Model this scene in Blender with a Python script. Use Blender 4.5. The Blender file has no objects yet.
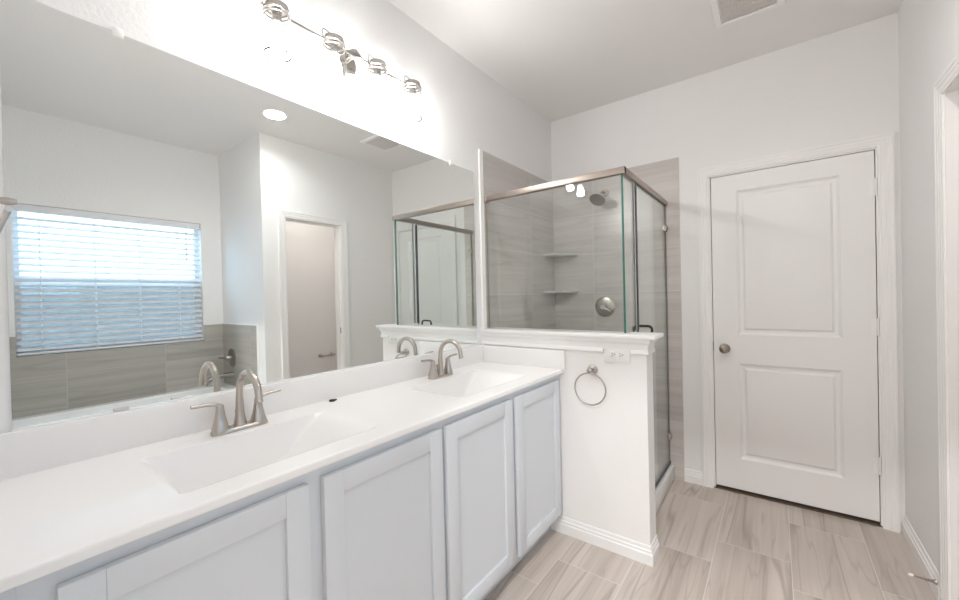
import bpy, bmesh, math, random
from mathutils import Vector, Matrix, noise
random.seed(4)
C = bpy.context.scene
# ------------------------------------------------------------------ camera, world, exposure
D, P, W, H = 2.998, 1.976, 2.009, 2.747      # far wall y, pony wall face y, right wall x, ceiling z
A, W2, NW = 1.559, 2.877, -0.02              # alcove end wall y, window wall x, near wall y
cam_d = bpy.data.cameras.new('camera'); cam = bpy.data.objects.new('camera', cam_d); C.collection.objects.link(cam)
rt = Vector((0.79811529, 0.60203996, -0.02366149)); up = Vector((0.01399107, 0.02074214, 0.99968696)); fw = Vector((-0.60234229, 0.7981965, -0.00813144))
M = Matrix((rt, up, -fw)).transposed().to_4x4(); M.translation = Vector((1.475, 0.0, 1.306))
cam.matrix_world = M
cam_d.sensor_width = 36; cam_d.lens = 392.157 / 959 * 36; cam_d.clip_start = 0.02
C.camera = cam
C.view_settings.view_transform = 'Standard'; C.view_settings.look = 'None'; C.view_settings.gamma = 1.0
C.view_settings.use_curve_mapping = False
C.view_settings.exposure = 0.41
C.cycles.use_denoising = True
C.cycles.max_bounces = 12; C.cycles.diffuse_bounces = 8; C.cycles.glossy_bounces = 6; C.cycles.transparent_max_bounces = 24
C.cycles.sample_clamp_indirect = 4.0
wd = bpy.data.worlds.new('world'); C.world = wd; wd.use_nodes = True
wb = wd.node_tree.nodes['Background']; wb.inputs[0].default_value = (0.52, 0.77, 1.0, 1); wb.inputs[1].default_value = 4.6
BULB, CAN, HALL_FILL = 12.0, 4.5, 66.0

# ------------------------------------------------------------------ materials
def mat(name, col, rough=0.5, metal=0.0, spec=0.5, bump=None, coat=0.0, emit=None, trans=0.0):
    m = bpy.data.materials.new(name); m.use_nodes = True; nt = m.node_tree; b = nt.nodes['Principled BSDF']
    b.inputs['Base Color'].default_value = (*col, 1); b.inputs['Roughness'].default_value = rough
    b.inputs['Metallic'].default_value = metal; b.inputs['Specular IOR Level'].default_value = spec
    b.inputs['Coat Weight'].default_value = coat
    if emit: b.inputs['Emission Color'].default_value = (*emit[0], 1); b.inputs['Emission Strength'].default_value = emit[1]
    if bump:
        n = nt.nodes.new('ShaderNodeTexNoise'); n.inputs['Scale'].default_value = bump[0]; n.inputs['Detail'].default_value = 4
        g = nt.nodes.new('ShaderNodeNewGeometry'); nt.links.new(g.outputs['Position'], n.inputs['Vector'])
        u = nt.nodes.new('ShaderNodeBump'); u.inputs['Strength'].default_value = bump[1]; u.inputs['Distance'].default_value = bump[2]
        nt.links.new(n.outputs['Fac'], u.inputs['Height']); nt.links.new(u.outputs['Normal'], b.inputs['Normal'])
    return m
wall_m = mat('wall_paint', (0.83, 0.823, 0.818), 0.75, bump=(75, 0.35, 0.004))
pony_m = mat('pony_wall_paint', (0.86, 0.845, 0.835), 0.6, bump=(90, 0.35, 0.003))
ceil_m = mat('ceiling_paint', (0.82, 0.806, 0.797), 0.85, bump=(60, 0.3, 0.003))
trim_m = mat('trim_paint', (0.865, 0.857, 0.85), 0.35)
door_m = mat('door_paint', (0.84, 0.832, 0.825), 0.4)
cab_m = mat('cabinet_paint', (0.655, 0.68, 0.715), 0.35)
dark_m = mat('dark_gap', (0.03, 0.028, 0.026), 0.7)
marble_m = mat('cultured_marble', (0.87, 0.855, 0.845), 0.22, coat=0.0)
acryl_m = mat('tub_acrylic', (0.86, 0.87, 0.87), 0.12)
nickel_m = mat('brushed_nickel', (0.50, 0.455, 0.415), 0.3, 1.0)
chrome_m = mat('polished_nickel', (0.60, 0.57, 0.54), 0.14, 1.0)
lamp_metal = mat('lamp_nickel', (0.36, 0.34, 0.32), 0.25, 1.0)
plastic_m = mat('white_plastic', (0.85, 0.84, 0.82), 0.3)
slat_m = mat('blind_slat', (0.76, 0.775, 0.80), 0.45)
vinyl_m = mat('window_vinyl', (0.82, 0.83, 0.84), 0.35)
rubber_m = mat('black_rubber', (0.02, 0.02, 0.02), 0.5)
carpet_m = mat('carpet', (0.16, 0.115, 0.085), 0.95, bump=(400, 0.8, 0.01))
shelf_m = mat('shower_shelf_stone', (0.56, 0.54, 0.52), 0.3)
tan_m = mat('hall_paint', (0.72, 0.70, 0.67), 0.8)

def glass(name, tint, refl=1.0, rough=0.0):
    m = bpy.data.materials.new(name); m.use_nodes = True; nt = m.node_tree; nt.nodes.clear()
    o = nt.nodes.new('ShaderNodeOutputMaterial'); mx = nt.nodes.new('ShaderNodeMixShader'); t = nt.nodes.new('ShaderNodeBsdfTransparent'); g = nt.nodes.new('ShaderNodeBsdfGlossy')
    lw = nt.nodes.new('ShaderNodeLayerWeight'); lw.inputs['Blend'].default_value = 0.5
    pw = nt.nodes.new('ShaderNodeMath'); pw.operation = 'POWER'; pw.inputs[1].default_value = 5.0; nt.links.new(lw.outputs['Facing'], pw.inputs[0])
    f = nt.nodes.new('ShaderNodeMath'); f.operation = 'MULTIPLY_ADD'; f.inputs[1].default_value = 0.96; f.inputs[2].default_value = 0.04; nt.links.new(pw.outputs[0], f.inputs[0])
    mu = nt.nodes.new('ShaderNodeMath'); mu.operation = 'MULTIPLY'; mu.inputs[1].default_value = refl; mu.use_clamp = True
    nt.links.new(f.outputs[0], mu.inputs[0]); nt.links.new(mu.outputs[0], mx.inputs[0])
    t.inputs[0].default_value = (*tint, 1); g.inputs[0].default_value = (0.95, 0.97, 0.96, 1); g.inputs['Roughness'].default_value = rough
    nt.links.new(t.outputs[0], mx.inputs[1]); nt.links.new(g.outputs[0], mx.inputs[2]); nt.links.new(mx.outputs[0], o.inputs[0])
    return m
pane_m = glass('shower_glass', (0.975, 0.99, 0.985), 1.0)
edge_m = mat('glass_edge_green', (0.035, 0.15, 0.115), 0.1)
jar_m = glass('jar_glass', (0.93, 0.93, 0.93), 1.3)
_n = jar_m.node_tree; _t = [x for x in _n.nodes if x.type == 'BSDF_TRANSPARENT'][0]; _l = [x for x in _n.nodes if x.type == 'LAYER_WEIGHT'][0]
_r = _n.nodes.new('ShaderNodeValToRGB'); _r.color_ramp.elements[0].position = 0.62; _r.color_ramp.elements[0].color = (0.96, 0.96, 0.96, 1); _r.color_ramp.elements[1].position = 1.0; _r.color_ramp.elements[1].color = (0.0, 0.0, 0.0, 1)
_n.links.new(_l.outputs['Facing'], _r.inputs[0]); _n.links.new(_r.outputs[0], _t.inputs[0])   # edge-on tint darkened, stands in for the refracted dark jar outlines
winglass_m = glass('window_glass', (0.96, 0.98, 0.98))
screen_m = bpy.data.materials.new('insect_screen'); screen_m.use_nodes = True
_n = screen_m.node_tree; _n.nodes.clear(); _o = _n.nodes.new('ShaderNodeOutputMaterial'); _x = _n.nodes.new('ShaderNodeMixShader'); _t = _n.nodes.new('ShaderNodeBsdfTransparent'); _d = _n.nodes.new('ShaderNodeBsdfDiffuse')
_d.inputs[0].default_value = (0.42, 0.43, 0.45, 1); _x.inputs[0].default_value = 0.70
_n.links.new(_t.outputs[0], _x.inputs[1]); _n.links.new(_d.outputs[0], _x.inputs[2]); _n.links.new(_x.outputs[0], _o.inputs[0])
mirror_m = bpy.data.materials.new('mirror_silver'); mirror_m.use_nodes = True
_n = mirror_m.node_tree; _n.nodes.clear(); _o = _n.nodes.new('ShaderNodeOutputMaterial'); _g = _n.nodes.new('ShaderNodeBsdfGlossy')
_g.inputs[0].default_value = (0.885, 0.915, 0.905, 1); _g.inputs['Roughness'].default_value = 0.0; _n.links.new(_g.outputs[0], _o.inputs[0])
def emis(name, col, s):
    m = bpy.data.materials.new(name); m.use_nodes = True; nt = m.node_tree; nt.nodes.clear()
    o = nt.nodes.new('ShaderNodeOutputMaterial'); e = nt.nodes.new('ShaderNodeEmission'); e.inputs[0].default_value = (*col, 1); e.inputs[1].default_value = s
    nt.links.new(e.outputs[0], o.inputs[0]); return m

def tile_mat(name, axes, size, origin, offset, base, dark, light, grout, rough, off_axis='v', stretch=(0.9, 16), amt=1.0, grout_w=0.0035):
    """veined porcelain: axes = world axes (u along the veins, v across); tiles su x sv, alternate rows shifted"""
    m = bpy.data.materials.new(name); m.use_nodes = True; nt = m.node_tree; L = nt.links; N = nt.nodes
    b = N['Principled BSDF']; b.inputs['Roughness'].default_value = rough
    g = N.new('ShaderNodeNewGeometry'); s = N.new('ShaderNodeSeparateXYZ'); L.new(g.outputs['Position'], s.inputs[0])
    def math_(op, a, bb=None, c=None):
        n = N.new('ShaderNodeMath'); n.operation = op
        for i, v in enumerate((a, bb, c)):
            if v is None: continue
            if isinstance(v, (int, float)): n.inputs[i].default_value = v
            else: L.new(v, n.inputs[i])
        return n.outputs[0]
    def axis(a):
        if a == 'XY':                      # horizontal coordinate that runs round a corner
            return math_('ADD', s.outputs['X'], s.outputs['Y'])
        return s.outputs[a]
    U = math_('SUBTRACT', axis(axes[0]), origin[0]); V = math_('SUBTRACT', axis(axes[1]), origin[1])
    v = math_('DIVIDE', V, size[1]); row = math_('FLOOR', v); fv = math_('FRACT', v)
    par = math_('FLOORED_MODULO', row, 2.0)
    u = math_('ADD', math_('DIVIDE', U, size[0]), math_('MULTIPLY', par, offset)); col = math_('FLOOR', u); fu = math_('FRACT', u)
    du = math_('MULTIPLY', math_('MINIMUM', fu, math_('SUBTRACT', 1.0, fu)), size[0]); dv = math_('MULTIPLY', math_('MINIMUM', fv, math_('SUBTRACT', 1.0, fv)), size[1])
    dist = math_('MINIMUM', du, dv); isg = math_('LESS_THAN', dist, grout_w / 2)
    idc = N.new('ShaderNodeCombineXYZ'); L.new(row, idc.inputs[0]); L.new(col, idc.inputs[1])
    wn = N.new('ShaderNodeTexWhiteNoise'); wn.noise_dimensions = '3D'; L.new(idc.outputs[0], wn.inputs['Vector'])
    cu = math_('MULTIPLY', U, stretch[0]); cv = math_('MULTIPLY', V, stretch[1])
    off = math_('MULTIPLY', wn.outputs['Value'], 57.0)
    def vn(su, sv, detail, rough_, dist_, add):
        c = N.new('ShaderNodeCombineXYZ'); L.new(math_('MULTIPLY', cu, su), c.inputs[0]); L.new(math_('MULTIPLY', cv, sv), c.inputs[1]); L.new(math_('ADD', off, add), c.inputs[2])
        t = N.new('ShaderNodeTexNoise'); t.inputs['Scale'].default_value = 1.0; t.inputs['Detail'].default_value = detail; t.inputs['Roughness'].default_value = rough_; t.inputs['Distortion'].default_value = dist_
        L.new(c.outputs[0], t.inputs['Vector']); return t.outputs['Fac']
    n1 = vn(0.55, 1.1, 4, 0.55, 0.0, 0.0); n2 = vn(0.4, 0.4, 2, 0.5, 0.0, 9.0); n3 = vn(2.0, 6.0, 3, 0.6, 0.0, 21.0)
    r1 = N.new('ShaderNodeValToRGB'); e = r1.color_ramp.elements
    e[0].position = 0.33; e[0].color = (*dark, 1); e[1].position = 0.66; e[1].color = (*light, 1)
    m_ = e.new(0.5); m_.color = (*base, 1)
    mixn = math_('ADD', math_('MULTIPLY', n1, 0.56), math_('ADD', math_('MULTIPLY', n2, 0.22), math_('MULTIPLY', n3, 0.22)))
    L.new(mixn, r1.inputs[0])
    # thin dark veins where a second noise crosses its middle
    vd = math_('ABSOLUTE', math_('SUBTRACT', vn(0.5, 0.42, 1.5, 0.4, 0.0, 40.0), 0.5))
    vm = N.new('ShaderNodeMapRange'); vm.inputs['From Min'].default_value = 0.0; vm.inputs['From Max'].default_value = 0.016; vm.inputs['To Min'].default_value = 0.5 * amt; vm.inputs['To Max'].default_value = 0.0
    L.new(vd, vm.inputs['Value'])
    mx = N.new('ShaderNodeMix'); mx.data_type = 'RGBA'; L.new(vm.outputs[0], mx.inputs[0]); L.new(r1.outputs[0], mx.inputs[6]); mx.inputs[7].default_value = (*[c * 0.62 for c in dark], 1)
    vd2 = math_('ABSOLUTE', math_('SUBTRACT', vn(1.1, 1.0, 2.0, 0.4, 0.0, 73.0), 0.47))
    vm2 = N.new('ShaderNodeMapRange'); vm2.inputs['From Min'].default_value = 0.0; vm2.inputs['From Max'].default_value = 0.02; vm2.inputs['To Min'].default_value = 0.30 * amt; vm2.inputs['To Max'].default_value = 0.0
    L.new(vd2, vm2.inputs['Value'])
    mx2 = N.new('ShaderNodeMix'); mx2.data_type = 'RGBA'; L.new(vm2.outputs[0], mx2.inputs[0]); L.new(mx.outputs[2], mx2.inputs[6]); mx2.inputs[7].default_value = (*[c * 0.7 for c in dark], 1); mx = mx2
    br = math_('ADD', 0.95, math_('MULTIPLY', wn.outputs['Value'], 0.10))
    mv = N.new('ShaderNodeVectorMath'); mv.operation = 'SCALE'; L.new(mx.outputs[2], mv.inputs[0]); L.new(br, mv.inputs['Scale'])
    mg = N.new('ShaderNodeMix'); mg.data_type = 'RGBA'; L.new(isg, mg.inputs[0]); L.new(mv.outputs[0], mg.inputs[6]); mg.inputs[7].default_value = (*grout, 1)
    L.new(mg.outputs[2], b.inputs['Base Color'])
    rr = math_('ADD', rough, math_('MULTIPLY', isg, 0.4)); L.new(rr, b.inputs['Roughness'])
    return m
floor_m = tile_mat('floor_tile', ('Y', 'X'), (0.61, 0.306), (1.55, 0.294), -0.336 + 1, (0.545, 0.48, 0.43), (0.41, 0.35, 0.305), (0.625, 0.56, 0.51), (0.68, 0.64, 0.60), 0.32, stretch=(0.8, 13), amt=1.1)
shw_m = tile_mat('shower_tile_left', ('Y', 'Z'), (0.61, 0.305), (2.61, 2.231 - 0.305 * 8), 0.0, (0.57, 0.535, 0.51), (0.48, 0.445, 0.42), (0.64, 0.605, 0.58), (0.64, 0.61, 0.585), 0.25, stretch=(0.8, 15), amt=0.45)
shf_m = tile_mat('shower_tile_far', ('X', 'Z'), (0.61, 0.305), (0.347, 2.231 - 0.305 * 8), 0.0, (0.57, 0.535, 0.51), (0.48, 0.445, 0.42), (0.64, 0.605, 0.58), (0.64, 0.61, 0.585), 0.25, stretch=(0.8, 15), amt=0.45)
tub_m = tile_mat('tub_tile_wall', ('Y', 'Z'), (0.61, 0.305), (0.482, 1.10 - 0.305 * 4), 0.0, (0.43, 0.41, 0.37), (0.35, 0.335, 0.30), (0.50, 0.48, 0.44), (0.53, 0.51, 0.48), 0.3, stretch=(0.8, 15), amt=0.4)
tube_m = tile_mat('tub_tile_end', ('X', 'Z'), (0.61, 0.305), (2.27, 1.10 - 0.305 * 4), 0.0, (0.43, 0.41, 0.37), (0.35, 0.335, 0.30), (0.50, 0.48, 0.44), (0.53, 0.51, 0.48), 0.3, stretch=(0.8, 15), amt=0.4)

# ------------------------------------------------------------------ mesh helpers
def bx(bm, x0, y0, z0, x1, y1, z1, bev=0.0, seg=2):
    n0 = len(bm.verts)
    t = bmesh.new(); bmesh.ops.create_cube(t, size=1.0)
    for v in t.verts: v.co = Vector(((x0 + x1) / 2 + v.co.x * (x1 - x0), (y0 + y1) / 2 + v.co.y * (y1 - y0), (z0 + z1) / 2 + v.co.z * (z1 - z0)))
    if bev > 0: bmesh.ops.bevel(t, geom=t.edges[:], offset=bev, segments=seg, affect='EDGES', profile=0.5)
    me = bpy.data.meshes.new('t'); t.to_mesh(me); bm.from_mesh(me); bpy.data.meshes.remove(me); t.free()
def B(*boxes, bev=0.0):
    bm = bmesh.new()
    for b in boxes: bx(bm, *b, bev=bev)
    return bm
def tube(bm, pts, rad, seg=14, cap=True, closed=False, sx=1.0, up_=None):
    """swept tube; rad a number or one per point; sx squashes the section along its first axis"""
    pts = [Vector(p) for p in pts]; n = len(pts); rs = rad if isinstance(rad, (list, tuple)) else [rad] * n
    rings = []; nrm = None
    for i, p in enumerate(pts):
        a = pts[(i - 1) % n] if (closed or i > 0) else p; b = pts[(i + 1) % n] if (closed or i < n - 1) else p
        t = (b - a).normalized()
        if nrm is None:
            ref = Vector(up_) if up_ else (Vector((0, 0, 1)) if abs(t.z) < 0.9 else Vector((1, 0, 0)))
            nrm = (ref - t * ref.dot(t)).normalized()
        else: nrm = (nrm - t * nrm.dot(t)).normalized()
        bi = t.cross(nrm)
        rings.append([bm.verts.new(p + nrm * math.cos(2 * math.pi * k / seg) * rs[i] * sx + bi * math.sin(2 * math.pi * k / seg) * rs[i]) for k in range(seg)])
    m = n if closed else n - 1
    for i in range(m):
        r0, r1 = rings[i], rings[(i + 1) % n]
        for k in range(seg): bm.faces.new((r0[k], r0[(k + 1) % seg], r1[(k + 1) % seg], r1[k]))
    if cap and not closed:
        bm.faces.new(rings[0][::-1]); bm.faces.new(rings[-1])
def lathe(bm, prof, origin=(0, 0, 0), axis=(0, 0, 1), seg=28, cap=True, sq=None):
    """prof = [(radius, height)]; sq = superellipse exponent for squarish sections"""
    q = Vector((0, 0, 1)).rotation_difference(Vector(axis).normalized()).to_matrix(); o = Vector(origin); rings = []
    for r, h in prof:
        ring = []
        for k in range(seg):
            a = 2 * math.pi * k / seg; c, s_ = math.cos(a), math.sin(a)
            if sq: f = (abs(c) ** sq + abs(s_) ** sq) ** (-1 / sq)
            else: f = 1
            ring.append(bm.verts.new(o + q @ Vector((c * r * f, s_ * r * f, h))))
        rings.append(ring)
    for i in range(len(rings) - 1):
        for k in range(seg): bm.faces.new((rings[i][k], rings[i][(k + 1) % seg], rings[i + 1][(k + 1) % seg], rings[i + 1][k]))
    if cap: bm.faces.new(rings[0][::-1]); bm.faces.new(rings[-1])
def prism(bm, poly, axis, a, b):
    """extrude a 2-D outline along x ('x': poly=(y,z)), y ('y': (x,z)) or z ('z': (x,y))"""
    def mk(p, t): return {'x': (t, p[0], p[1]), 'y': (p[0], t, p[1]), 'z': (p[0], p[1], t)}[axis]
    v0 = [bm.verts.new(mk(p, a)) for p in poly]; v1 = [bm.verts.new(mk(p, b)) for p in poly]; n = len(poly)
    bm.faces.new(v0); bm.faces.new(v1[::-1])
    for i in range(n): bm.faces.new((v0[i], v1[i], v1[(i + 1) % n], v0[(i + 1) % n]))
def obj(name, bm, material, parent=None, smooth=40, origin=None):
    bmesh.ops.recalc_face_normals(bm, faces=bm.faces[:])
    me = bpy.data.meshes.new(name); 
    off = Vector(origin) if origin is not None else Vector((0, 0, 0))
    if origin is not None: bmesh.ops.translate(bm, verts=bm.verts[:], vec=-off)
    bm.to_mesh(me); bm.free()
    if smooth:
        me.polygons.foreach_set('use_smooth', [True] * len(me.polygons)); me.set_sharp_from_angle(angle=math.radians(smooth))
    for mm in (material if isinstance(material, (list, tuple)) else [material]): me.materials.append(mm)
    o = bpy.data.objects.new(name, me); C.collection.objects.link(o)
    if parent is not None: o.parent = parent
    o.location = off
    return o
def tag(o, label, cat, group=None, kind=None):
    o['label'] = label; o['category'] = cat
    if group: o['group'] = group
    if kind: o['kind'] = kind
    return o
def thing(name, label, cat, loc=(0, 0, 0), group=None):
    o = bpy.data.objects.new(name, None); C.collection.objects.link(o); o.location = loc; o.empty_display_size = 0.05
    return tag(o, label, cat, group)
def struct(name, bm, m, label=None, cat=None, parent=None, smooth=None):
    o = obj(name, bm, m, parent, smooth=smooth)
    if parent is None:
        o['kind'] = 'structure'
        o['label'] = label or ''; o['category'] = cat or name.split('_')[0]
    return o
def local(bm, loc):   # geometry given in world coordinates, parent empty at loc
    bmesh.ops.translate(bm, verts=bm.verts[:], vec=-Vector(loc)); return bm

# ------------------------------------------------------------------ room shell
YB = -2.6                                     # back wall of the bedroom behind the camera
XR = 3.0                                      # inner face of the far side walls
struct('floor', B((-0.12, YB - 0.1, -0.08, 3.12, D + 0.12, 0.0)), floor_m, 'greige veined plank tile floor with pale grout lines', 'floor')
struct('ceiling', B((-0.12, YB - 0.1, H, 3.12, D + 0.12, H + 0.08)), ceil_m, 'flat off-white textured ceiling over the whole bathroom', 'ceiling')
struct('wall_left', B((-0.12, NW - 0.001, 0, 0, D + 0.12, H)), wall_m, 'off-white textured wall that carries the mirror and vanity light', 'wall')
DL, DR, DT = 1.145, 1.913, 2.05               # far door slab
OL, OR_, OT = DL - 0.02, DR + 0.02, DT + 0.02
struct('wall_far', B((0, D, 0, OL, D + 0.12, H), (OR_, D, 0, 3.12, D + 0.12, H), (OL, D, OT, OR_, D + 0.12, H)), wall_m, 'off-white far wall around the closed two-panel door', 'wall')
struct('wall_light_block', B((OL - 0.05, D + 0.1205, 0, OR_ + 0.05, D + 0.16, OT + 0.05)), tan_m, 'added unseen panel behind the far door, blocks sky light leaking under it', 'wall')  # added out of sight to keep sky light from leaking under the door
RY0, RY1, RT = 1.745, 2.330, 2.068            # opening in the right wall (before jambs)
struct('wall_right', B((W, A, 0, W + 0.115, RY0, H), (W, RY1, 0, W + 0.115, D, H), (W, RY0, RT, W + 0.115, RY1, H)), wall_m, 'off-white right wall pierced by the cased opening to the toilet room', 'wall')
struct('wall_alcove_end', B((W + 0.115, A, 0, 3.0, A + 0.10, H)), wall_m, 'end wall of the tub alcove, blue-white in the window light', 'wall')
WY0, WY1, WZ0, WZ1 = 0.235, 1.39, 0.95, 2.06  # window opening
struct('wall_window', B((W2, NW, 0, W2 + 0.12, WY0, H), (W2, WY1, 0, W2 + 0.12, A, H), (W2, WY0, 0, W2 + 0.12, WY1, WZ0), (W2, WY0, WZ1, W2 + 0.12, WY1, H)), wall_m, 'off-white wall behind the bathtub with the blinds window', 'wall')
struct('wall_toilet_room', B((XR, A + 0.0, 0, XR + 0.12, D, H)), wall_m, 'beige back wall of the small toilet room beyond the cased opening', 'wall')
NO0, NO1 = 0.93, 1.93                         # doorway in which the camera stands
struct('wall_near', B((0, NW - 0.115, 0, NO0, NW, H), (NO1, NW - 0.115, 0, 3.12, NW, H), (NO0, NW - 0.115, 2.07, NO1, NW, H)), wall_m, 'off-white near wall with the towel bar, beside the entrance doorway', 'wall')
struct('wall_bedroom_left', B((-0.12, YB, 0, 0, NW - 0.001, H)), tan_m, 'plain bedroom wall outside the bathroom entrance, left side', 'wall')
struct('wall_bedroom_right', B((3.0, YB, 0, 3.12, NW - 0.115, H)), tan_m, 'plain bedroom wall outside the bathroom entrance, right side', 'wall')
struct('wall_bedroom_back', B((-0.12, YB - 0.1, 0, 3.12, YB, H)), tan_m, 'plain bedroom wall opposite the bathroom entrance', 'wall')

# pony wall
PX, PB, PZ = 0.978, 2.091, 1.084
struct('wall_pony', B((0.0, P, 0, PX, PB, PZ), bev=0.0), pony_m, 'white textured half-height wall between vanity and glass shower', 'wall')
# cap + moulding
bm = B((0.0, P - 0.03, PZ, PX + 0.048, PB + 0.03, PZ + 0.02), bev=0.003)
struct('trim_1', bm, trim_m, 'white flat cap board on top of the half wall', 'trim', smooth=40)
bm = bmesh.new()
PLX0, PLX1 = 0.775, 0.902
up_poly = [(0.0, 1.030), (-0.008, 1.030), (-0.009, 1.045), (-0.012, 1.058), (-0.020, 1.066), (-0.022, 1.072), (-0.022, 1.084), (0.0, 1.084)]
lo_poly = [(0.0, 1.008), (-0.009, 1.008), (-0.012, 1.012), (-0.012, 1.022), (-0.008, 1.030), (0.0, 1.030)]
def sweep(bm, path, poly):
    """profile (out, z) swept along a floor-plan polyline, mitred; out = to the right of travel"""
    rings = []
    for i, p in enumerate(path):
        p = Vector(p); a = (p - Vector(path[i - 1])).normalized() if i > 0 else None; b = (Vector(path[i + 1]) - p).normalized() if i < len(path) - 1 else None
        na = Vector((a.y, -a.x)) if a else None; nb = Vector((b.y, -b.x)) if b else None
        if a and b: m = (na + nb).normalized(); m = m / m.dot(na)
        else: m = na or nb
        rings.append([bm.verts.new((p.x + m.x * o_, p.y + m.y * o_, z)) for o_, z in poly])
    n = len(poly)
    for r0, r1 in zip(rings, rings[1:]):
        for k in range(n): bm.faces.new((r0[k], r0[(k + 1) % n], r1[(k + 1) % n], r1[k]))
    bm.faces.new(rings[0][::-1]); bm.faces.new(rings[-1])
sweep(bm, [(0.0, P), (PX, P), (PX, PB)], [(-a, z) for a, z in up_poly])
sweep(bm, [(PLX1 + 0.004, P), (PX, P), (PX, PB)], [(-a, z) for a, z in lo_poly]); sweep(bm, [(0.0, P), (PLX0 - 0.004, P)], [(-a, z) for a, z in lo_poly])
struct('trim_2', bm, trim_m, 'white stepped moulding under the half wall cap', 'trim', smooth=30)

def base_poly(h=0.088):
    return [(0, 0), (0.015, 0), (0.015, h * 0.56), (0.0105, h * 0.62), (0.0105, h * 0.74), (0.006, h * 0.80), (0.0055, h * 0.95), (0.003, h), (0, h)]
bm = bmesh.new(); sweep(bm, [(0.456, P), (PX, P), (PX, PB)], base_poly())
struct('baseboard_pony', bm, trim_m, 'white profiled baseboard round the foot of the half wall', 'baseboard', smooth=30)
bm = bmesh.new(); prism(bm, [(D - a, z) for a, z in base_poly()], 'x', 0.957, 1.073)
struct('baseboard_far', bm, trim_m, 'short white baseboard between shower tile and door casing', 'baseboard', smooth=30)
bm = bmesh.new(); prism(bm, [(W - a, z) for a, z in base_poly(0.095)], 'y', 2.405, D); prism(bm, [(W - a, z) for a, z in base_poly(0.095)], 'y', A, 1.69)
struct('baseboard_right', bm, trim_m, 'white baseboard along the right wall behind the door stop', 'baseboard', smooth=30)
bm = bmesh.new(); prism(bm, [(XR - a, z) for a, z in base_poly(0.095)], 'y', A + 0.1, D)
struct('baseboard_toilet_room', bm, trim_m, 'white baseboard in the toilet room', 'baseboard', smooth=30)
for nm, lo, hi in (('baseboard_near', 0.56, NO0 - 0.07),):
    bm = bmesh.new(); prism(bm, [(NW + a, z) for a, z in base_poly(0.095)], 'x', lo, hi)
    struct(nm, bm, trim_m, 'white baseboard under the towel bar', 'baseboard', smooth=30)

# door casings: stepped profile swept round an opening (mitred)
CAS = [(0.0, 0.0), (0.0, 0.010), (0.010, 0.012), (0.012, 0.0145), (0.030, 0.0145), (0.032, 0.017), (0.046, 0.018), (0.050, 0.021), (0.062, 0.021), (0.062, 0.0)]
def casing(bm, u0, u1, zt, fn):
    """fn(u, d, z) -> point; u across the opening, d out from the wall"""
    for (ua, ub, s_) in ((u0, u1, -1), (u1, u0, 1)):
        pass
    rings = []
    for (u, z, su, sz) in ((u0, 0.0, -1, 0), (u0, zt, -1, 1), (u1, zt, 1, 1), (u1, 0.0, 1, 0)):
        rings.append([bm.verts.new(fn(u + su * w, d, z + sz * w)) for w, d in CAS])
    n = len(CAS)
    for i in range(3):
        for k in range(n): bm.faces.new((rings[i][k], rings[i][(k + 1) % n], rings[i + 1][(k + 1) % n], rings[i + 1][k]))
    bm.faces.new(rings[0][::-1]); bm.faces.new(rings[-1])
bm = bmesh.new(); casing(bm, DL - 0.012, DR + 0.010, DT + 0.012, lambda u, d, z: (u, D - d, z))
struct('trim_3', bm, trim_m, 'white stepped casing round the closed far door', 'trim', smooth=25)
bm = B((OL, D, 0, DL - 0.004, D + 0.12, OT), (DR + 0.004, D, 0, OR_, D + 0.12, OT), (DL - 0.004, D, DT + 0.004, DR + 0.004, D + 0.12, OT))
bx(bm, DL - 0.004, D + 0.042, 0, DL + 0.01, D + 0.08, DT); bx(bm, DR - 0.01, D + 0.042, 0, DR + 0.004, D + 0.08, DT); bx(bm, DL, D + 0.042, DT - 0.01, DR, D + 0.08, DT + 0.004)
struct('trim_4', bm, trim_m, 'white jamb lining the far door opening', 'trim')
bm = bmesh.new(); casing(bm, 1.757, 2.318, 2.053, lambda u, d, z: (W - d * 0.75, u, z))
struct('trim_5', bm, trim_m, 'white stepped casing round the toilet room opening in the right wall', 'trim', smooth=25)
bm = B((W, RY0, 0, W + 0.115, RY0 + 0.018, RT), (W, RY1 - 0.018, 0, W + 0.115, RY1, RT), (W, RY0 + 0.018, RT - 0.018, W + 0.115, RY1 - 0.018, RT))
bx(bm, W + 0.04, RY1 - 0.03, 0, W + 0.075, RY1 - 0.018, RT - 0.018); bx(bm, W + 0.04, RY0 + 0.018, 0, W + 0.075, RY0 + 0.03, RT - 0.018); bx(bm, W + 0.04, RY0 + 0.03, RT - 0.03, W + 0.075, RY1 - 0.03, RT - 0.018)
struct('trim_6', bm, trim_m, 'white jamb lining the toilet room opening', 'trim')
bm = bmesh.new(); casing(bm, NO0 + 0.018, NO1 - 0.018, 2.052, lambda u, d, z: (u, NW + d * 0.9, z))
struct('trim_7', bm, trim_m, 'white casing round the entrance doorway', 'trim', smooth=25)
o = obj('strike_plate', B((W + 0.030, 2.3105, 0.972, W + 0.0395, 2.3125, 1.030), bev=0.0005), rubber_m); tag(o, 'small dark strike plate on the jamb of the toilet room opening', 'strike plate')

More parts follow.
